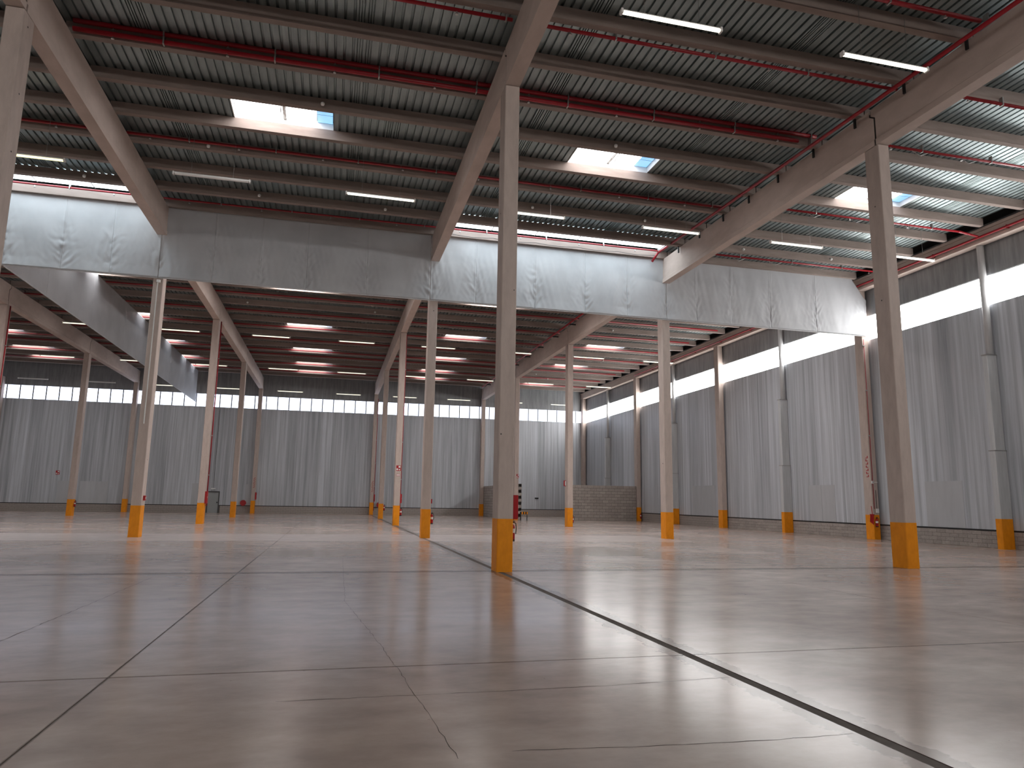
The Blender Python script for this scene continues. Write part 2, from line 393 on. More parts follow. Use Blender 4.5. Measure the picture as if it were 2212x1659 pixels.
# skylight openings: bay index -> list of (y0, y1, x offset of centre); band = whole bay
SKY_Y = [-9.5, 5.17, 17.3, 21.25, 25.2, 35.75, 44.55, 51.1, 55.55]  # unseen rows overhead, behind curtain and near far wall are added for light
def next_purlin(y):
    return min([p for p in PUR if p > y+0.3], default=y+2)
strips = [(YB, -24.2), (-24.2, -22.2), (-22.2, -11.7+PW/2)] + [(PUR[i]+PW/2, PUR[i+1]+PW/2) for i in range(len(PUR)-1)] + [(PUR[-1]+PW/2, YF)]
sky_list = []; deck_cache = {}
for bi, (bx0, bx1) in enumerate(BAYS):
    if bi == 5: bx1 = 23.55
    for (y0, y1) in strips:
        band = abs(y0-(PUR[12]+PW/2)) < 0.01 and bi in (2, 4)
        sky = None
        for s in SKY_Y:
            if y0-0.3 < s < y1-1.0 and not (bi == 5 and s in (17.3, 25.2, 51.1)): sky = s
        cuts = [(bx0, bx1)]
        if band: cuts = [(bx0, bx0+0.45), (bx1-0.55, bx1)]; sky_list.append(('band', bi, bx0+0.45, bx1-0.55, PUR[12]+PW, PUR[13]))
        elif sky is not None:
            c = (bx0+min(bx1, bx0+GX))/2-0.48 if bi != 5 else 17.5
            cuts = [(bx0, c-SKYW/2), (c+SKYW/2, bx1)]
            sky_list.append(('sky', bi, c-SKYW/2, c+SKYW/2, y0+PW/2, y1-PW/2))
        for a, b in cuts:
            key = round(b-a, 2)
            if key not in deck_cache: deck_cache[key] = deck_mesh(a, b)
            o = link('deck_panel', deck_cache[key], ceil, (a, y0, PUR_TOP)); o.scale = (1, y1-y0, 1)
# purlins (tapered section, one per bay)
for bi, (bx0, bx1) in enumerate(BAYS):
    a, b = bx0+0.02, (bx1-0.02 if bi != 5 else 23.62)
    L_ = b-a
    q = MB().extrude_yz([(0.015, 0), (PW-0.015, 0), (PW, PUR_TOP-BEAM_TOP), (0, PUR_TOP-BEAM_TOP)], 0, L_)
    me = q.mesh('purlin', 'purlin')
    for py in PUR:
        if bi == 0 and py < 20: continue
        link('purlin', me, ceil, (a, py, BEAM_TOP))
# gutter strip between the purlin ends and the right wall
MB().box(23.50, XR+0.1, YB, YF, 14.72, 14.80).build('gutter', 'black', ceil)
MB().box(23.50, 23.53, YB, YF, PUR_TOP+0.08, 14.74).build('gutter_edge', 'dark', ceil)

# skylights as windows
wn = 4
ord_bay = {0: 'leftmost', 1: 'far left', 2: 'left', 3: 'centre left', 4: 'centre right', 5: 'right'}
for kind, bi, x0, x1, y0, y1 in sky_list:
    if bi == 0 and y0 < 30: continue
    root = empty('window_%d' % wn, (x0, y0, PUR_TOP)); wn += 1
    wd_, dp = x1-x0, y1-y0
    if kind == 'band':
        struct(root, 'long bright roof glazing above the smoke curtain in the %s bay' % ord_bay[bi])
        n = 5; s = wd_/n
        me = MB().box(0.02, s-0.02, 0, dp, 0.16, 0.18).mesh('pane', 'pane_band')
        for k in range(n): link('pane', me, root, (k*s, 0, 0))
        for k in range(n+1): MB().box(k*s-0.02, k*s+0.02, 0, dp, 0.10, 0.20).build('glazing_bar', 'steel', root)
        c = MB().box(-0.04, 0, -0.02, dp+0.02, 0, 0.20).box(wd_, wd_+0.04, -0.02, dp+0.02, 0, 0.20)
        c.build('kerb', 'white', root)
    else:
        struct(root, 'roof skylight with white and blue panes in the %s bay' % ord_bay[bi])  # same label for seen skylights and unseen ones added for light, left bays included
        hw = wd_/2
        MB().box(0.03, hw-0.05, 0.02, dp-0.02, 0.22, 0.24).build('pane', 'pane_sky' if y0 < 15 else ('pane_sky_added' if y0 < 28 else 'pane_sky_beyond'), root)
        MB().box(hw+0.05, wd_-0.58, 0.02, dp-0.02, 0.22, 0.24).build('pane', 'pane_sky' if y0 < 15 else ('pane_sky_added' if y0 < 28 else 'pane_sky_beyond'), root)
        MB().box(wd_-0.56, wd_-0.03, 0.02, dp-0.02, 0.22, 0.24).build('pane', 'pane_blue', root)
        MB().box(hw-0.05, hw+0.05, 0, dp, 0.16, 0.24).build('mullion', 'steel', root)
        MB().tube((hw-0.02, 0.15, 0.16), (hw-0.10, dp*0.6, 0.02), 0.018, 6).tube((hw+0.03, 0.2, 0.16), (hw+0.06, dp*0.7, 0.0), 0.018, 6).tube((hw-0.06, dp*.3, .1), (hw+.07, dp*.45, .08), .02, 6).build('opener', 'steel', root)
        for yy in (dp*0.36, dp*0.66): MB().box(0.03, wd_-0.03, yy-0.006, yy+0.006, 0.19, 0.20).build('safety_wire', 'steel', root)
        MB().box(0.27*wd_-0.006, 0.27*wd_+0.006, 0, dp, 0.19, 0.20).box(0.74*wd_-0.006, 0.74*wd_+0.006, 0, dp, 0.19, 0.20).build('safety_wire', 'steel', root)
        k = MB().box(-0.03, 0.0, 0, dp, 0, 0.26).box(wd_, wd_+0.03, 0, dp, 0, 0.26).box(0, wd_, -0.02, 0, 0, 0.26).box(0, wd_, dp, dp+0.02, 0, 0.26)
        k.build('kerb', 'white', root)

# ------------------------------------------------------------------ columns
def column(x, row, top, label, group=None, ybase=1.29, extra=None, y=None):
    yy = ROW[row] if y is None else y
    root = empty('concrete_column', (x, yy, 0)); tag(root, label, 'column', group)
    MB().cbox(-CW/2, CW/2, 0, CD, 0, top, 0.018).build('shaft', 'concrete', root)
    c = 0.019
    MB().cbox(-CW/2-0.003, CW/2+0.003, -0.003, CD+0.003, 0.0, ybase, c).build('painted_base', 'yellow', root)['label'] = 'yellow painted lower end'
    return root
nth = ['first', 'second', 'third', 'fourth', 'last']
cols = {}
near = {0: 'nearest', 1: 'second', 2: 'third', 3: 'fourth', 4: 'last'}
names = {'A': (XA, 'central row running away along the dark floor joint'), 'B': (XB, 'row to the right of the central one'), 'C': (XC, 'row to the left of the central one'), 'D': (XD, 'far left row'), 'W': (XW, 'row against the right wall')}
for ln, rows in (('A', range(5)), ('B', range(5)), ('C', range(5)), ('D', (2, 3, 4)), ('W', range(5))):
    for r in rows:
        x, ds = names[ln]
        top = SOFFIT-0.02 if ln != 'W' else 13.72
        cols[ln, r] = column(x, r, top, 'concrete column with yellow base, %s in the %s' % (near[r], ds), 'concrete columns')
column(XE, 4, SOFFIT-0.02, 'concrete column at the left edge against the far wall', 'concrete columns')
# small dark cast-in holes
def hole(c, side, y, z, r=0.022):
    s = 1 if side == 'r' else -1
    if side == 'f': MB().tube((y, -0.004, z), (y, 0.002, z), r, 8).build('cast_in_socket', 'black', c)
    else: MB().tube((s*(CW/2+0.004), y, z), (s*(CW/2-0.002), y, z), r, 8).build('cast_in_socket', 'black', c)
hole(cols['C', 0], 'r', 0.28, 12.72); hole(cols['C', 0], 'r', 0.3, 9.55); hole(cols['C', 0], 'r', 0.3, 11.0)
hole(cols['B', 0], 'l', 0.30, 11.05); hole(cols['B', 0], 'l', 0.30, 8.0)
hole(cols['A', 0], 'l', 0.30, 9.4, 0.018); hole(cols['A', 0], 'f', -0.15, 3.4, 0.018); hole(cols['A', 0], 'f', 0.13, 7.2, 0.015)
hole(cols['A', 1], 'f', 0.02, 10.6); hole(cols['B', 1], 'l', 0.25, 3.7, 0.03); hole(cols['C', 1], 'r', 0.3, 3.2)
# conduit and a small flood light on the second left column
MB().tube((0.0, -0.02, 4.7), (0.0, -0.02, 10.9), 0.025, 8).build('conduit', 'white', cols['C', 1])
MB().box(-0.04, 0.10, -0.12, 0.0, 10.88, 10.99).build('junction_box', 'white', cols['C', 1])

# ------------------------------------------------------------------ main beams with stepped joints
def beam(x, y0, y1, label, st0=True, st1=True):
    root = empty('roof_beam', (x, 0, 0)); tag(root, label, 'beam', 'main roof beams')
    g = 0.04
    def left(off): return [(y0+0.12+off, SOFFIT+0.1), (y0+0.12+off, SOFFIT+0.94), (y0+0.30+off, SOFFIT+1.06), (y0+0.30+off, BEAM_TOP)] if st0 else [(y0, SOFFIT+0.1), (y0, BEAM_TOP)]
    def right(off): return [(y1+0.30-off, BEAM_TOP), (y1+0.30-off, SOFFIT+1.06), (y1+0.12-off, SOFFIT+0.94), (y1+0.12-off, SOFFIT+0.1)] if st1 else [(y1, BEAM_TOP), (y1, SOFFIT+0.1)]
    MB().extrude_yz(left(g)+right(g), -CW/2+0.03, CW/2-0.03).build('web', 'beam', root)
    a = y0+0.12+g if st0 else y0; b = y1+0.12-g if st1 else y1
    # bottom flange with a chamfered upper edge
    prof = [(-CW/2, 0), (CW/2, 0), (CW/2, 0.19), (CW/2-0.03, 0.22), (-CW/2+0.03, 0.22), (-CW/2, 0.19)]
    q = MB(); n = len(prof)
    q.v = [(px, a, SOFFIT+pz) for px, pz in prof]+[(px, b, SOFFIT+pz) for px, pz in prof]
    q.f = [tuple(range(n)), tuple(2*n-1-k for k in range(n))]+[(k, (k+1) % n, n+(k+1) % n, n+k) for k in range(n)]
    q.build('bottom_flange', 'beam', root)
    if st0: MB().box(-CW/2+0.05, CW/2-0.05, y0+0.05, y0+0.5, SOFFIT+0.03, SOFFIT+1.15).build('joint_filler', 'dark', root)
    return root
RR = [-GY]+ROW
segs = {0: 'coming overhead toward the viewer', 1: 'between the nearest column and the smoke curtain', 2: 'just behind the smoke curtain', 3: 'toward the far end', 4: 'reaching the far wall'}
for ln, x, ds in (('C', XC, 'left'), ('A', XA, 'central'), ('B', XB, 'right-hand'), ('D', XD, 'far left')):
    for k in range(5):
        if ln == 'D' and k < 2: continue
        y1 = RR[k+1]
        if k == 4: beam(x, RR[k], YF-0.05, 'concrete beam over the %s column row, %s' % (ds, segs[k]), True, False)
        elif k == 0: beam(x, -GY, y1, 'concrete beam over the %s column row, %s' % (ds, segs[k]), False, True)
        else: beam(x, RR[k], y1, 'concrete beam over the %s column row, %s' % (ds, segs[k]))
# edge beam on the right wall columns
eb = empty('edge_beam', (XW-0.22, 0, 0)); tag(eb, 'concrete edge beam with lipped flanges along the top of right wall', 'beam')
MB().box(0.05, 0.40, -20, YF, 13.85, 14.25).build('web', 'beam', eb)
MB().box(0.0, 0.45, -20, YF, 13.72, 13.85).build('bottom_flange', 'beam', eb)
MB().box(-0.03, 0.45, -20, YF, 14.25, 14.38).build('top_flange', 'beam', eb)

# ------------------------------------------------------------------ downpipe casings on the right wall
for k, (y, ds) in enumerate(((7.75, 'nearest the viewer'), (23.1, 'second from the viewer'), (38.6, 'third from the viewer'), (54.0, 'farthest from the viewer'))):
    root = empty('downpipe_casing', (XR-0.018, y, 0)); tag(root, 'stepped galvanised downpipe casing on right wall, %s' % ds, 'downpipe', 'downpipe casings on the right wall')
    MB().cbox(-0.62, 0, -0.14, 0.16, 0, 4.25, 0.012).build('lower_casing', 'galv', root)
    MB().cbox(-0.54, 0, -0.10, 0.15, 4.25, 8.55, 0.012).build('middle_casing', 'galv', root)
    MB().tube((-0.20, 0.03, 8.55), (-0.20, 0.03, 13.7), 0.15, 16).build('upper_pipe', 'galv', root, smooth=True)
    MB().box(-0.64, 0.0, -0.16, 0.18, 4.22, 4.26).build('collar', 'steel', root)
    MB().box(-0.58, 0.0, -0.13, 0.17, 8.52, 8.56).build('collar', 'steel', root)
    MB().cbox(-0.624, 0, -0.144, 0.164, 0, 1.29, 0.014).build('painted_base', 'yellow', root)['label'] = 'yellow painted lower end'

# ------------------------------------------------------------------ smoke curtains
def fold(u, v, W, seams):
    """out-of-plane displacement of hanging fabric; u along, v up from the bottom (0..1)"""
    d = 0.035*noise.noise(Vector((u*0.55, v*0.5, 3.1))) + 0.016*noise.noise(Vector((u*1.9+v*1.2, v*0.8, 7.7)))
    for n_, s in enumerate(seams):
        t = u-s; a = abs(t)
        if a > 3: continue
        sg = 1 if t > 0 else -1
        m = 0.5+0.5*noise.noise(Vector((s*2.3+sg*4, v*1.3, 1.0)))
        # long diagonal drape folds fanning down and away from the top of each seam
        q = noise.noise(Vector(((a*1.0+v*0.75)*3.2+s*5, v*0.45, sg*2.0)))
        d += 0.060*m*math.exp(-a/0.9)*(1-abs(q))*(1.1-0.6*v)
        # short crumples close to the seam
        c = noise.noise(Vector((a*3.0, (v*3.2-a*1.1)*3.0+s*3, sg*5.0)))
        d += 0.050*math.exp(-a/0.35)*(1-2*abs(c))*max(0.0, 1-v*1.1)
        d -= 0.020*math.exp(-(t/0.05)**2)
    return d
def curtain(label, x0, x1, seams, y=ROW[1]-0.045, zb=11.10, zt=14.30, cutr=False, axis='x'):
    root = empty('smoke_curtain', (0, 0, 0)); tag(root, label, 'curtain', 'grey smoke curtains')
    edges = [x0]+list(seams)+[x1]
    allseams = edges
    for k in range(len(edges)-1):
        a, b = edges[k], edges[k+1]
        nu, nv = max(8, int((b-a)/0.05)), 60
        v, f = [], []
        for i in range(nu+1):
            u = a+(b-a)*i/nu
            for j in range(nv+1):
                t = j/nv; z = zb+(zt-zb)*t
                uu = u
                if cutr and k == len(edges)-2:
                    lim = x1-max(0, t-0.62)/0.38*0.95
                    uu = a+(lim-a)*i/nu
                d = fold(uu, t, x1-x0, allseams)*min(1, (1-t)*4+0.15)*(0.35+0.65*min(1, t*7))
                v.append((uu, y+d*1.6-0.085, z) if axis == 'x' else (y+d*0.4, uu, z))
        for i in range(nu):
            for j in range(nv):
                p = i*(nv+1)+j; f.append((p, p+nv+1, p+nv+2, p+1))
        me = bpy.data.meshes.new('fabric_panel'); me.from_pydata(v, [], f); me.materials.append(M['fabric'])
        for p in me.polygons: p.use_smooth = True
        if axis == 'x': pass
        o = link('fabric_panel', me, root)
        so = o.modifiers.new('thick', 'SOLIDIFY'); so.thickness = 0.006
    if axis == 'x': MB().box(x0, x1, y-0.02, y+0.02, zb-0.03, zb+0.02).build('bottom_bar', 'galv', root)
    else: MB().box(y-0.02, y+0.02, x0, x1, zb-0.03, zb+0.02).build('bottom_bar', 'galv', root)
    return root
curtain('pale sunlit hanging smoke curtain at the left, in front of the side curtain', XD, XC-0.01, [-21.0, -18.05, -15.9, -14.0])
curtain('shaded grey hanging smoke curtain between left and central beams', XC+0.01, XA-0.22, [-9.9, -7.9, -5.9, -3.2])
curtain('bright wrinkled smoke curtain hanging behind the nearest central column', XA-0.20, XB-0.01, [2.0, 5.0, 7.6, 9.9])
curtain('wrinkled smoke curtain reaching the right wall', XB+0.01, XW+0.12, [13.8, 15.85, 18.2, 21.0], cutr=True, zt=14.42)
curtain('long flat smoke curtain running back to the far wall at left', ROW[1]+0.1, 59.4, [20.0, 26.5, 33, 40, 47, 53], y=-18.05, axis='y')

# ------------------------------------------------------------------ fluorescent lamps
def lamp(x, y, z, label, group, lit='tube', L_=2.58):
    root = empty('fluorescent_lamp', (x, y, z)); tag(root, label, 'lamp', group)
    h = L_/2
    MB().extrude_yz([(-0.05, 0.05), (0.05, 0.05), (0.03, 0.10), (-0.03, 0.10)], -h, h).build('housing', 'white', root)
    MB().extrude_yz([(0.062*math.cos(t), 0.05+0.055*math.sin(t)) for t in [math.pi+math.pi*k/8 for k in range(9)]], -h+0.05, h-0.05).build('diffuser', lit, root)
    for s in (-1, 1):
        MB().box(s*h-0.025, s*h+0.025, -0.066, 0.066, -0.01, 0.105).build('end_cap', 'white', root)
        MB().tube((s*h*0.55, 0, 0.10), (s*h*0.55, 0, BEAM_TOP-z+0.36), 0.006, 4).build('hanger_wire', 'steel', root)
    return root
xs = []
for bx0 in (XE, XD, XC, XA, XB):
    c = bx0+GX/2; xs += [c-3.0, c+3.02]
ordn = ['first', 'second', 'third', 'fourth', 'fifth', 'sixth', 'seventh', 'eighth', 'ninth', 'tenth']
rows = [(-3.5, 13.05, [6, 7], 'row nearest the viewer at upper right'), (8.62, 13.05, [3, 4, 5, 6, 7, 8, 9], 'row just before the smoke curtain'),
        (35.1, 13.05, [2, 3, 4, 5, 6, 7, 8, 9], 'first row seen beyond the smoke curtain'), (48.7, 13.05, list(range(1, 10)), 'second row seen beyond the smoke curtain'),
        (60.6, 12.73, list(range(0, 10)), 'faint last row before the far wall')]
for y, z, idx, ds in rows:
    for n_, i in enumerate(idx):
        lit = 'tube_far' if y > 30 else ('tube' if not (y == 8.62 and i == 3) else 'tube_warm')
        if y == 8.62 and i == 4: lit = 'white'
        if y > 60 and i in (0, 1): lit = 'white'
        lamp(xs[i], y, z, '%s fluorescent lamp, %s from left in the %s' % ('unlit white' if lit == 'white' else 'lit', ordn[n_], ds), 'hanging fluorescent lamps', lit)

# ------------------------------------------------------------------ sprinkler pipes
def pipe(y, z, x0, x1, label, r=0.045, heads=True, group='red sprinkler pipes', phase=1.0):
    root = empty('sprinkler_pipe', (x0, y, z)); tag(root, label, 'pipe', group)
    MB().tube((0, 0, 0), (x1-x0, 0, 0), r, 10).build('pipe_run', 'red', root, smooth=True)
    if heads:
        x = phase
        k = 0
        me = MB().tube((0, 0, -0.02), (0, 0, -0.12), 0.018, 6).tube((0, 0, -0.12), (0, 0, -0.135), 0.045, 8).mesh('sprinkler_head', 'steel')
        mc = MB().box(-0.02, 0.02, -r-0.012, r+0.012, -r-0.012, r+0.16).mesh('pipe_clamp', 'steel')
        while x < x1-x0-0.3:
            link('sprinkler_head', me, root, (x, 0, 0)); link('pipe_clamp', mc, root, (x+1.3, 0, 0)); x += 3.0
    return root
pipe(-4.25, 14.20, XA+0.3, 11.4, 'red sprinkler pipe nearest the viewer, at the top of the picture', 0.06)
pipe(-1.08, 14.20, XA+0.3, 11.7, 'red sprinkler pipe under the roof at top right of centre', 0.05)
pipe(-1.08, 14.20, XC+0.3, -0.3, 'red sprinkler pipe meeting the central beam at the top edge', 0.05)
pipe(2.64, 14.60, XC+0.25, 11.7, 'upper of two thick red sprinkler pipes on one purlin', 0.068)
pipe(2.68, 14.375, XC+0.25, 11.0, 'lower of two thick red sprinkler pipes on one purlin', 0.068)
pipe(8.72, 14.46, XE, 11.6, 'red sprinkler pipe along a purlin past the skylights', 0.05)
pipe(14.55, 14.48, XD+0.2, 11.3, 'thin red sprinkler pipe under the roof glazing above the curtain', 0.04)
pipe(-1.40, 14.12, XB+0.9, 23.2, 'red sprinkler pipe at the upper right corner', 0.05)
pipe(1.72, 14.12, XB+0.9, 23.2, 'red sprinkler pipe passing behind the nearest right column top', 0.045)
p3 = pipe(7.45, 14.12, XB+0.9, 22.75, 'red sprinkler pipe ending in a drop elbow near the right wall', 0.045)
MB().tube((22.75-XB-0.9, 0, 0), (22.95-XB-0.9, 0, -0.02), 0.055, 8).tube((22.95-XB-0.9, 0, -0.02), (23.82-XB-0.9, 0, -0.12), 0.05, 8).build('elbow', 'red', p3)
pipe(13.35, 14.15, XB+0.9, 23.4, 'red sprinkler pipe just before the right smoke curtain', 0.045)
for y_, dy in ((1.72, 'nearest'), (7.45, 'middle'), (13.35, 'farthest')):
    for x_, dx in ((15.2, 'left'), (17.3, 'central'), (20.0, 'right')):
        root = empty('pipe_brace', (x_, y_, 14.05)); tag(root, '%s V-shaped wire brace under the %s red pipe of the right bay' % (dx, dy), 'brace', 'wire braces on right bay pipes')
        MB().tube((-0.45, 0, 0.08), (0, 0.02, -0.12), 0.012, 5).build('wire', 'steel', root)
        MB().tube((0.45, 0, 0.08), (0, 0.02, -0.12), 0.012, 5).build('wire', 'steel', root)
NTH = ['first', 'second', 'third', 'fourth', 'fifth', 'sixth', 'seventh', 'eighth', 'ninth', 'tenth']
for n_, y_ in enumerate((20.85, 24.8, 28.75, 33.15, 37.5, 41.9, 46.3, 48.5, 52.9, 57.3)):
    pipe(y_, 14.42, XE+0.3, 22.9, 'red sprinkler pipe along a purlin, %s beyond the smoke curtain' % NTH[n_], 0.05, heads=False, group='red sprinkler pipes beyond the curtain')
# longitudinal main beside the right-hand beam
mn = empty('sprinkler_main', (11.35, 0, 0)); tag(mn, 'long red sprinkler main running along the right-hand beam', 'pipe')
MB().tube((0, -12, 13.80), (0, 14.6, 14.40), 0.062, 10).build('pipe_run', 'red', mn, smooth=True)
MB().tube((0, 14.6, 14.40), (-0.15, 15.0, 14.05), 0.062, 10).build('elbow', 'red', mn, smooth=True)
for y_ in (-9, -5.6, -3.5, -1.3, 0.8, 2.9, 5, 7, 9, 11.1, 13.2):
    MB().box(0.42, 0.47, y_, y_+0.08, 13.98, 14.32).build('hanger_strap', 'black', mn)
mb_ = empty('sprinkler_main', (11.35, 0, 0)); tag(mb_, 'red sprinkler main along the right-hand beam beyond the curtain', 'pipe')
MB().tube((0, 15.9, 14.1), (0, 59, 14.1), 0.062, 8).build('pipe_run', 'red', mb_, smooth=True)
for y_ in range(17, 59, 4): MB().box(0.02, 0.56, y_, y_+0.06, 14.06, 14.14).build('hanger_strap', 'black', mb_)
ev = empty('sprinkler_main', (XW-0.32, 0, 0)); tag(ev, 'red pipe fixed along the edge beam of the right wall', 'pipe')
MB().tube((0, -18, 13.95), (0, 46.0, 13.95), 0.055, 10).build('pipe_run', 'red', ev, smooth=True)
for y_ in range(-6, 46, 4): MB().box(-0.02, 0.13, y_, y_+0.05, 13.87, 14.03).build('pipe_clamp', 'red', ev)
# risers beside columns
def riser(x, y, z0, z1, label, r=0.035):
    root = empty('riser_pipe', (x, y, 0)); tag(root, label, 'pipe', 'red riser pipes')
    MB().tube((0, 0, z0), (0, 0, z1), r, 8).build('pipe_run', 'red', root, smooth=True)
    for z in (3, 5.5, 8, 10.5): MB().box(-0.06, 0.05, -0.05, 0.05, z, z+0.05).build('pipe_clamp', 'steel', root)
riser(XA+0.26, ROW[2]+0.50, 1.1, 13.0, 'red riser pipe beside the third central column')
riser(XC+0.26, ROW[2]+0.50, 1.1, 13.0, 'red riser pipe beside the third column of the left row')
riser(XA+0.25, ROW[4]+0.45, 0.4, 12.6, 'red riser pipe beside the last central column')
riser(XW-0.15, ROW[1]-0.06, 1.6, 10.9, 'thin red riser pipe on the second right wall column', 0.018)
riser(XB+0.26, ROW[3]+0.35, 1.8, 13.0, 'red riser pipe beside the fourth column of the right row')
riser(XD+0.26, ROW[2]+0.3, 1.0, 13.0, 'red riser pipe beside the column at the left edge')

# detectors: small white spots on purlin faces
det = [(-9.3, 8.92), (-7.9, 12.97), (-2.6, 12.97), (-5.2, 4.85), (3.6, 10.92), (8.9, 10.92), (5.0, 4.85), (15.2, 12.97), (20.3, 12.97), (-14.6, 12.97), (-10.3, 31.05), (5.0, 31.05), (-2.0, 31.05), (15.5, 31.05), (14.4, 37.6), (19.0, 42.0), (15.2, 50.8), (17.1, 53.0), (20.0, 55.2)]
me_d = MB().lathe([(0.0, -0.05), (0.05, -0.05), (0.065, -0.015), (0.065, 0.03), (0.03, 0.05)], 10).mesh('detector_body', 'white')
me_b = MB().box(-0.03, 0.03, 0.0, 0.12, 0.03, 0.09).mesh('bracket', 'steel')
bayname = lambda x: 'left bay' if x < XC else 'centre-left bay' if x < 0 else 'centre-right bay' if x < XB else 'right bay'
seen_d = {}
for x_, y_ in det:
    key = (bayname(x_), y_ > 15); seen_d[key] = seen_d.get(key, 0)+1
    dl = '%s white detector on purlins of the %s, %s the smoke curtain' % (NTH[seen_d[key]-1], key[0], 'beyond' if key[1] else 'before')
    root = empty('smoke_detector', (x_, y_-0.09, 14.38)); tag(root, dl, 'detector', 'white detectors on the purlins')
    link('detector_body', me_d, root); link('bracket', me_b, root)

# ------------------------------------------------------------------ fire equipment
def extinguisher(x, y, z, label, h=0.53, r=0.07):
    root = empty('fire_extinguisher', (x, y, z)); tag(root, label, 'extinguisher', 'fire extinguishers')
    cy = MB().lathe([(r*0.9, 0), (r, 0.02), (r, h*0.70), (r*0.85, h*0.77), (r*0.35, h*0.82), (r*0.32, h*0.86)], 14).build('cylinder', 'redbox', root, smooth=True)
    MB().lathe([(r*1.01, 0), (r*1.01, 0.05)], 14).build('base_ring', 'black', cy)
    MB().lathe([(r*1.012, h*0.40), (r*1.012, h*0.60)], 14).build('label_band', 'white', cy)
    va = MB().box(-0.03, 0.03, -0.02, 0.02, h*0.86, h*0.92).box(-0.02, 0.07, -0.015, 0.015, h*0.92, h*0.95).box(-0.02, 0.06, -0.015, 0.015, h*0.98, h).build('valve', 'black', root)
    q = MB(); pts = [(0.03, -0.02, h*0.9), (r*1.2, -0.04, h*0.85), (r*1.35, -0.05, h*0.6), (r*1.2, -0.05, h*0.35)]
    for a, b in zip(pts, pts[1:]): q.tube(a, b, 0.012, 6)
    q.build('hose', 'black', va)
    return root
extinguisher(XA+0.28, 0.40, 0.72, 'red fire extinguisher on the nearest central column')
extinguisher(XA+0.29, ROW[1]+0.3, 0.62, 'red fire extinguisher on the second central column')
extinguisher(XA+0.29, ROW[2]+0.15, 0.62, 'red fire extinguisher on the third central column')
extinguisher(XA+0.29, ROW[3]+0.3, 0.70, 'red fire extinguisher on the fourth central column')
extinguisher(XD+0.29, ROW[3]+0.3, 0.70, 'red fire extinguisher on the far left column')
extinguisher(XB+0.29, ROW[2]+0.3, 0.25, 'red fire extinguisher low on the third column of the right row')
extinguisher(XW-0.10, ROW[1]-0.12, 0.65, 'red fire extinguisher on the second right wall column')
extinguisher(XW+0.10, ROW[3]-0.10, 0.25, 'red fire extinguisher by the block partition at the right wall')

def hose_box(x, y, z, label, w_=0.18, d_=0.36, h_=0.60):
    root = empty('hose_cabinet', (x, y, z)); tag(root, label, 'cabinet', 'red fire cabinets')
    MB().box(0, w_, 0, d_, 0, h_).build('body', 'redbox', root)
    dr = MB().box(w_, w_+0.015, 0.02, d_-0.02, 0.02, h_-0.02).build('door', 'redbox', root)
    MB().box(w_+0.015, w_+0.03, 0.05, 0.08, h_*0.45, h_*0.6).build('handle', 'white', dr)
    MB().box(0.02, w_-0.02, -0.006, 0, 0.03, h_-0.03).build('side_plate', 'redbox', root)
    return root
hose_box(XA+0.2, 0.05, 1.28, 'red fire hose cabinet on the nearest central column', 0.13)
hose_box(XA+0.2, ROW[2]+0.05, 1.45, 'red fire hose cabinet on the third central column', 0.11)
hose_box(XC+0.2, ROW[2]+0.05, 1.25, 'red fire hose cabinet on the third column of the left row', 0.13, h_=0.75)
hose_box(XA+0.2, ROW[4]-0.1, 1.40, 'red fire hose cabinet on the last central column', 0.12, h_=0.75)
hose_box(XC+0.2, ROW[4]-0.1, 1.40, 'red fire hose cabinet on the last column of the left row', 0.12, h_=0.75)
# alarm call points
def call_point(x, y, z, label, nx):
    root = empty('alarm_call_point', (x, y, z)); tag(root, label, 'alarm', 'red alarm call points')
    MB().box(0, 0.09, -0.07, 0.07, 0, 0.20).build('box', 'redbox', root)
    MB().box(0.09, 0.095, -0.05, 0.05, 0.06, 0.14).build('button_plate', 'white', root)
call_point(XC+0.2, ROW[1]+0.28, 1.50, 'small red alarm box on the second column of the left row', 1)
call_point(XA+0.2, ROW[1]+0.35, 1.55, 'small red alarm box on the second central column', 1)
# reels near the far wall
for x_, lb in ((-13.05, 'dark red hose reel on far wall beside the last left column'), (0.85, 'dark red hose reel on far wall beside the last central column')):
    root = empty('hose_reel', (x_, YF-0.12, 1.05)); tag(root, lb, 'hose reel')
    MB().tube((0, -0.10, 0), (0, 0.02, 0), 0.27, 16).build('coil', 'black', root)
    MB().tube((0, -0.13, 0), (0, -0.10, 0), 0.30, 16).tube((0, 0.02, 0), (0, 0.05, 0), 0.30, 16).build('drum', 'redbox', root)
    MB().box(-0.04, 0.04, 0.05, 0.12, -0.2, 0.2).build('bracket', 'redbox', root)
# coiled red hose gear on the wall column
root = empty('hose_rack', (XW-0.24, ROW[1]-0.02, 1.0)); tag(root, 'red hose rack hanging at the yellow base of right wall column', 'hose rack')
MB().box(-0.03, 0.02, -0.10, 0.20, 0.28, 0.33).build('arm', 'redbox', root)
for k in range(4): MB().tube((-0.03, -0.08+0.07*k, 0.30), (-0.05, -0.06+0.07*k, -0.22+0.04*k), 0.026, 8).build('hose_loop', 'redbox', root)
MB().tube((-0.08, -0.06, 0.3), (-0.12, -0.06, 0.75), 0.02, 6).build('lance', 'redbox', root)

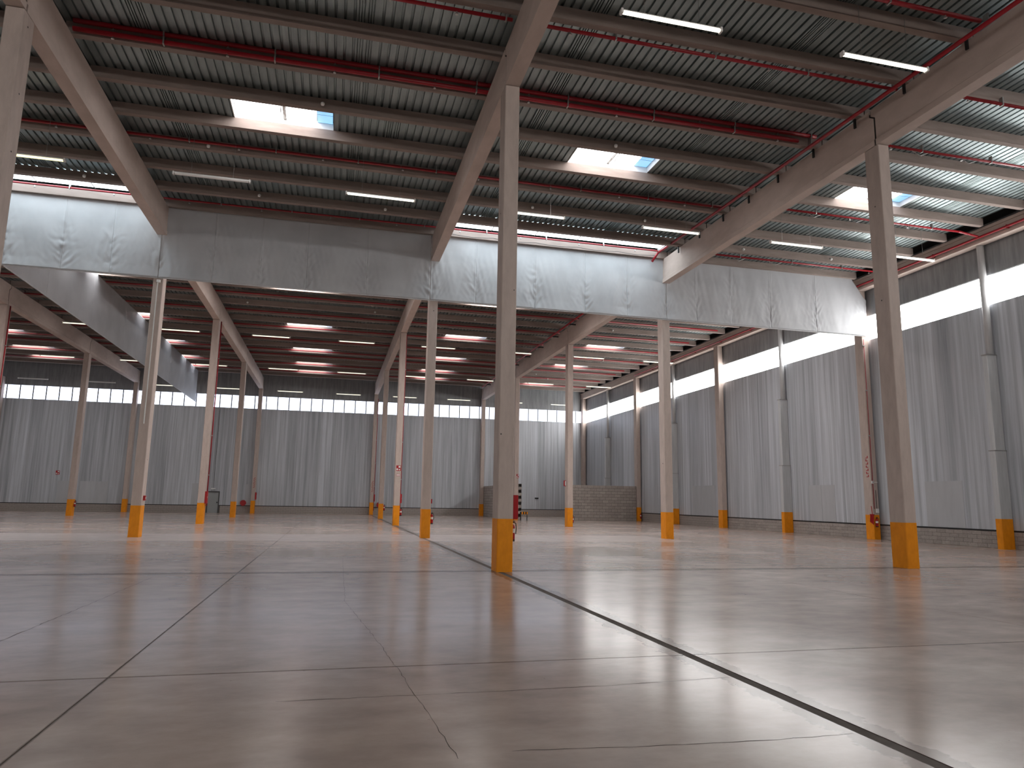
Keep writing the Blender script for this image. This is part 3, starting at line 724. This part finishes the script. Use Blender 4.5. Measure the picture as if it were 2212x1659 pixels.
# signs on columns: red plates with white pictogram bars
def sign(x, y, z, w_, h_, label, marks, face='f'):
    root = empty('fire_sign', (x, y, z)); tag(root, label, 'sign', 'red fire signs')
    MB().box(-w_/2, w_/2, -0.006, 0, -h_/2, h_/2).build('plate', 'redbox', root)
    for (a, b, c, d) in marks: MB().box(a*w_, b*w_, -0.009, -0.006, c*h_, d*h_).build('pictogram', 'white', root)
    return root
pm = [(-0.42, -0.12, -0.38, -0.05), (0.0, 0.4, 0.08, 0.4), (0.08, 0.3, -0.4, -0.15)]
sign(XA+0.02, ROW[2]-0.005, 3.75, 0.30, 0.36, 'red and white fire sign on the third central column', pm)
sign(XA+0.02, ROW[2]-0.005, 3.30, 0.26, 0.12, 'narrow red and white sign below another on third central column', [(-0.45, 0.45, -0.3, 0.3)])
sign(XB+0.12, ROW[3]-0.005, 3.95, 0.22, 0.36, 'red and white fire sign on the fourth column of right row', pm)
sign(XB-0.32, ROW[2]+0.25, 3.0, 0.18, 0.40, 'red and white sign projecting left of third column in right row', [(0.0, 0.45, -0.4, 0.4)])
sign(-30.5, YF-0.02, 3.75, 0.34, 0.40, 'small dark red sign high on the far wall at left', pm)
def vertical_marks(x, y, z, h_, label, n=6, w_=0.16):
    root = empty('red_stencil', (x, y, z)); tag(root, label, 'lettering', 'vertical red lettering on columns')
    for k in range(n):
        s = h_/n; z0 = -h_/2+k*s
        MB().box(-w_/2, w_/2*0.3, -0.003, 0, z0+s*0.08, z0+s*0.30).build('stroke', 'redbox', root)
        MB().box(-w_/2*(0.3 if k % 2 else 1), -w_/2*0.1 if k % 2 else -w_/2*0.6, -0.003, 0, z0+s*0.30, z0+s*0.72).build('stroke', 'redbox', root)
        MB().box(w_*0.1, w_/2, -0.003, 0, z0+s*0.5, z0+s*0.85).build('stroke', 'redbox', root)
vertical_marks(XC+0.03, ROW[4]-0.006, 3.15, 1.1, 'vertical red lettering on the last column of the left row')
vertical_marks(XA+0.03, ROW[4]-0.006, 3.0, 1.2, 'vertical red lettering on the last central column')
rm = empty('red_stencil', (XW-0.206, ROW[1]+0.22, 3.9)); tag(rm, 'vertical red lettering on the second right wall column', 'lettering', 'vertical red lettering on columns')
for k in range(7):
    z0 = -0.6+k*0.17
    MB().box(-0.003, 0, -0.09, 0.09, z0, z0+0.035).build('stroke', 'redbox', rm)
    MB().box(-0.003, 0, 0.03 if k % 2 else -0.09, 0.09 if k % 2 else -0.03, z0+0.035, z0+0.12).build('stroke', 'redbox', rm)
root = empty('socket_box', (XW+0.02, ROW[1]-0.012, 1.40)); tag(root, 'white electric socket box on the second right wall column', 'socket')
MB().box(-0.06, 0.08, -0.10, 0, 0, 0.22).build('box', 'white', root); MB().tube((0.01, -0.02, 0.22), (0.01, -0.02, 1.2), 0.014, 6).build('conduit', 'black', root)
root = empty('cable_clip_box', (XW-0.12, ROW[1]-0.01, 2.95)); tag(root, 'small white junction box with conduit on right wall column', 'junction box')
MB().box(-0.09, 0.0, -0.08, 0, 0, 0.14).build('box', 'white', root); MB().tube((0.0, -0.03, 0.07), (0.28, -0.03, 0.07), 0.02, 6).build('conduit', 'white', root)
root = empty('wall_light', (XR-0.10, 13.9, 0.95)); tag(root, 'small white wall lamp low on the right wall beside the column', 'wall lamp')
MB().lathe([(0.01, -0.05), (0.06, -0.03), (0.07, 0.02), (0.03, 0.06)], 10).build('globe', 'white', root); MB().box(0, 0.10, -0.03, 0.03, -0.03, 0.03).build('bracket', 'black', root)

# ------------------------------------------------------------------ block partitions of the store corner
def block_wall(label, axis, pos, a0, a1, h_=3.27, th=0.30, bl=0.60, bh=0.272):
    root = empty('block_partition', (0, 0, 0)); tag(root, label, 'partition')
    n = round(h_/bh); bh = h_/n
    core = MB()
    if axis == 'x': core.box(a0+0.01, a1-0.01, pos+0.012, pos+th-0.012, 0, h_-0.01)
    else: core.box(pos+0.012, pos+th-0.012, a0+0.01, a1-0.01, 0, h_-0.01)
    core.build('mortar_core', 'mortar', root)
    cache = {}
    for r in range(n):
        a = a0-(bl/2 if r % 2 else 0)
        while a < a1-0.02:
            s, e = max(a, a0), min(a+bl, a1); a += bl
            if e-s < 0.08: continue
            key = round(e-s, 3)
            if key not in cache:
                q = MB(); hh = (e-s)/2-0.010
                if axis == 'x': q.box(-hh, hh, 0, th, 0.012, bh-0.012)
                else: q.box(0, th, -hh, hh, 0.012, bh-0.012)
                cache[key] = q.mesh('block', 'block')
            c = (s+e)/2
            link('block', cache[key], root, (c, pos, r*bh) if axis == 'x' else (pos, c, r*bh))
    return root
block_wall('low grey concrete block wall beside the right wall columns', 'x', ROW[3]+0.1, 17.5, XW-0.25, 3.27)
block_wall('low grey concrete block wall running back behind nearest column', 'y', XB+0.24, ROW[3]+0.1, YF-0.05, 3.27)

# striped trestle barrier
root = empty('striped_barrier', (XB+0.22, ROW[3]-2.0, 0)); root.scale = (0.75, 0.75, 0.9); tag(root, 'low black and yellow striped barrier beside the central column', 'barrier')
q0, q1 = MB(), MB()
for k in range(6):
    (q0 if k % 2 else q1).box(-0.45+k*0.15, -0.30+k*0.15, -0.10, 0.10, 0.62, 0.86)
q0.build('yellow_stripe', 'yellow', root); q1.build('black_stripe', 'black', root)
for x_ in (-0.38, 0.38):
    MB().tube((x_, -0.18, 0), (x_, 0, 0.7), 0.03, 6).build('leg', 'black', root); MB().tube((x_, 0.18, 0), (x_, 0, 0.7), 0.03, 6).build('leg', 'black', root)

# ------------------------------------------------------------------ door in the far wall
d = empty('door_1', (-16.0, YF-0.02, 0)); struct(d, 'plain grey single door with dark frame in the far wall')
MB().box(-0.50, 0.50, -0.02, 0.02, 0.0, 2.08).build('leaf', 'door', d)
MB().box(-0.60, -0.50, -0.05, 0.03, 0, 2.2).box(0.50, 0.60, -0.05, 0.03, 0, 2.2).box(-0.50, 0.50, -0.05, 0.03, 2.08, 2.2).build('frame', 'doorframe', d)
MB().box(0.36, 0.46, -0.09, -0.02, 1.0, 1.12).build('handle', 'black', d)
root = empty('exit_light', (-16.0, YF-0.10, 2.4)); tag(root, 'small pale emergency light box above the far door', 'light box')
MB().box(-0.25, 0.15, 0, 0.08, 0, 0.12).build('box', 'white', root); MB().tube((-0.05, 0.05, 0.12), (-0.05, 0.05, 8.3), 0.018, 5).build('conduit', 'doorframe', root)

# wall bracket lamps and boxes on the far wall
root = empty('wall_socket', (18.6, YF-0.08, 1.95)); tag(root, 'small black device on the far wall behind the partition gap', 'device')
MB().box(-0.2, 0.2, 0, 0.08, 0, 0.16).build('box', 'black', root); MB().box(-0.05, 0.05, -0.1, 0, 0.03, 0.12).build('spout', 'black', root)

# sagging cable along the lit purlin above the curtain
root = empty('sagging_cable', (0, 14.9, 14.36)); tag(root, 'thin dark cable sagging along the lit purlin above the curtain', 'cable')
q = MB(); pr = None
for k in range(41):
    x_ = 0.6+k*0.27; z_ = -0.03*abs(math.sin(k*math.pi/8))*2
    if pr: q.tube(pr, (x_, 0, z_), 0.012, 5)
    pr = (x_, 0, z_)
q.build('wire', 'black', root)
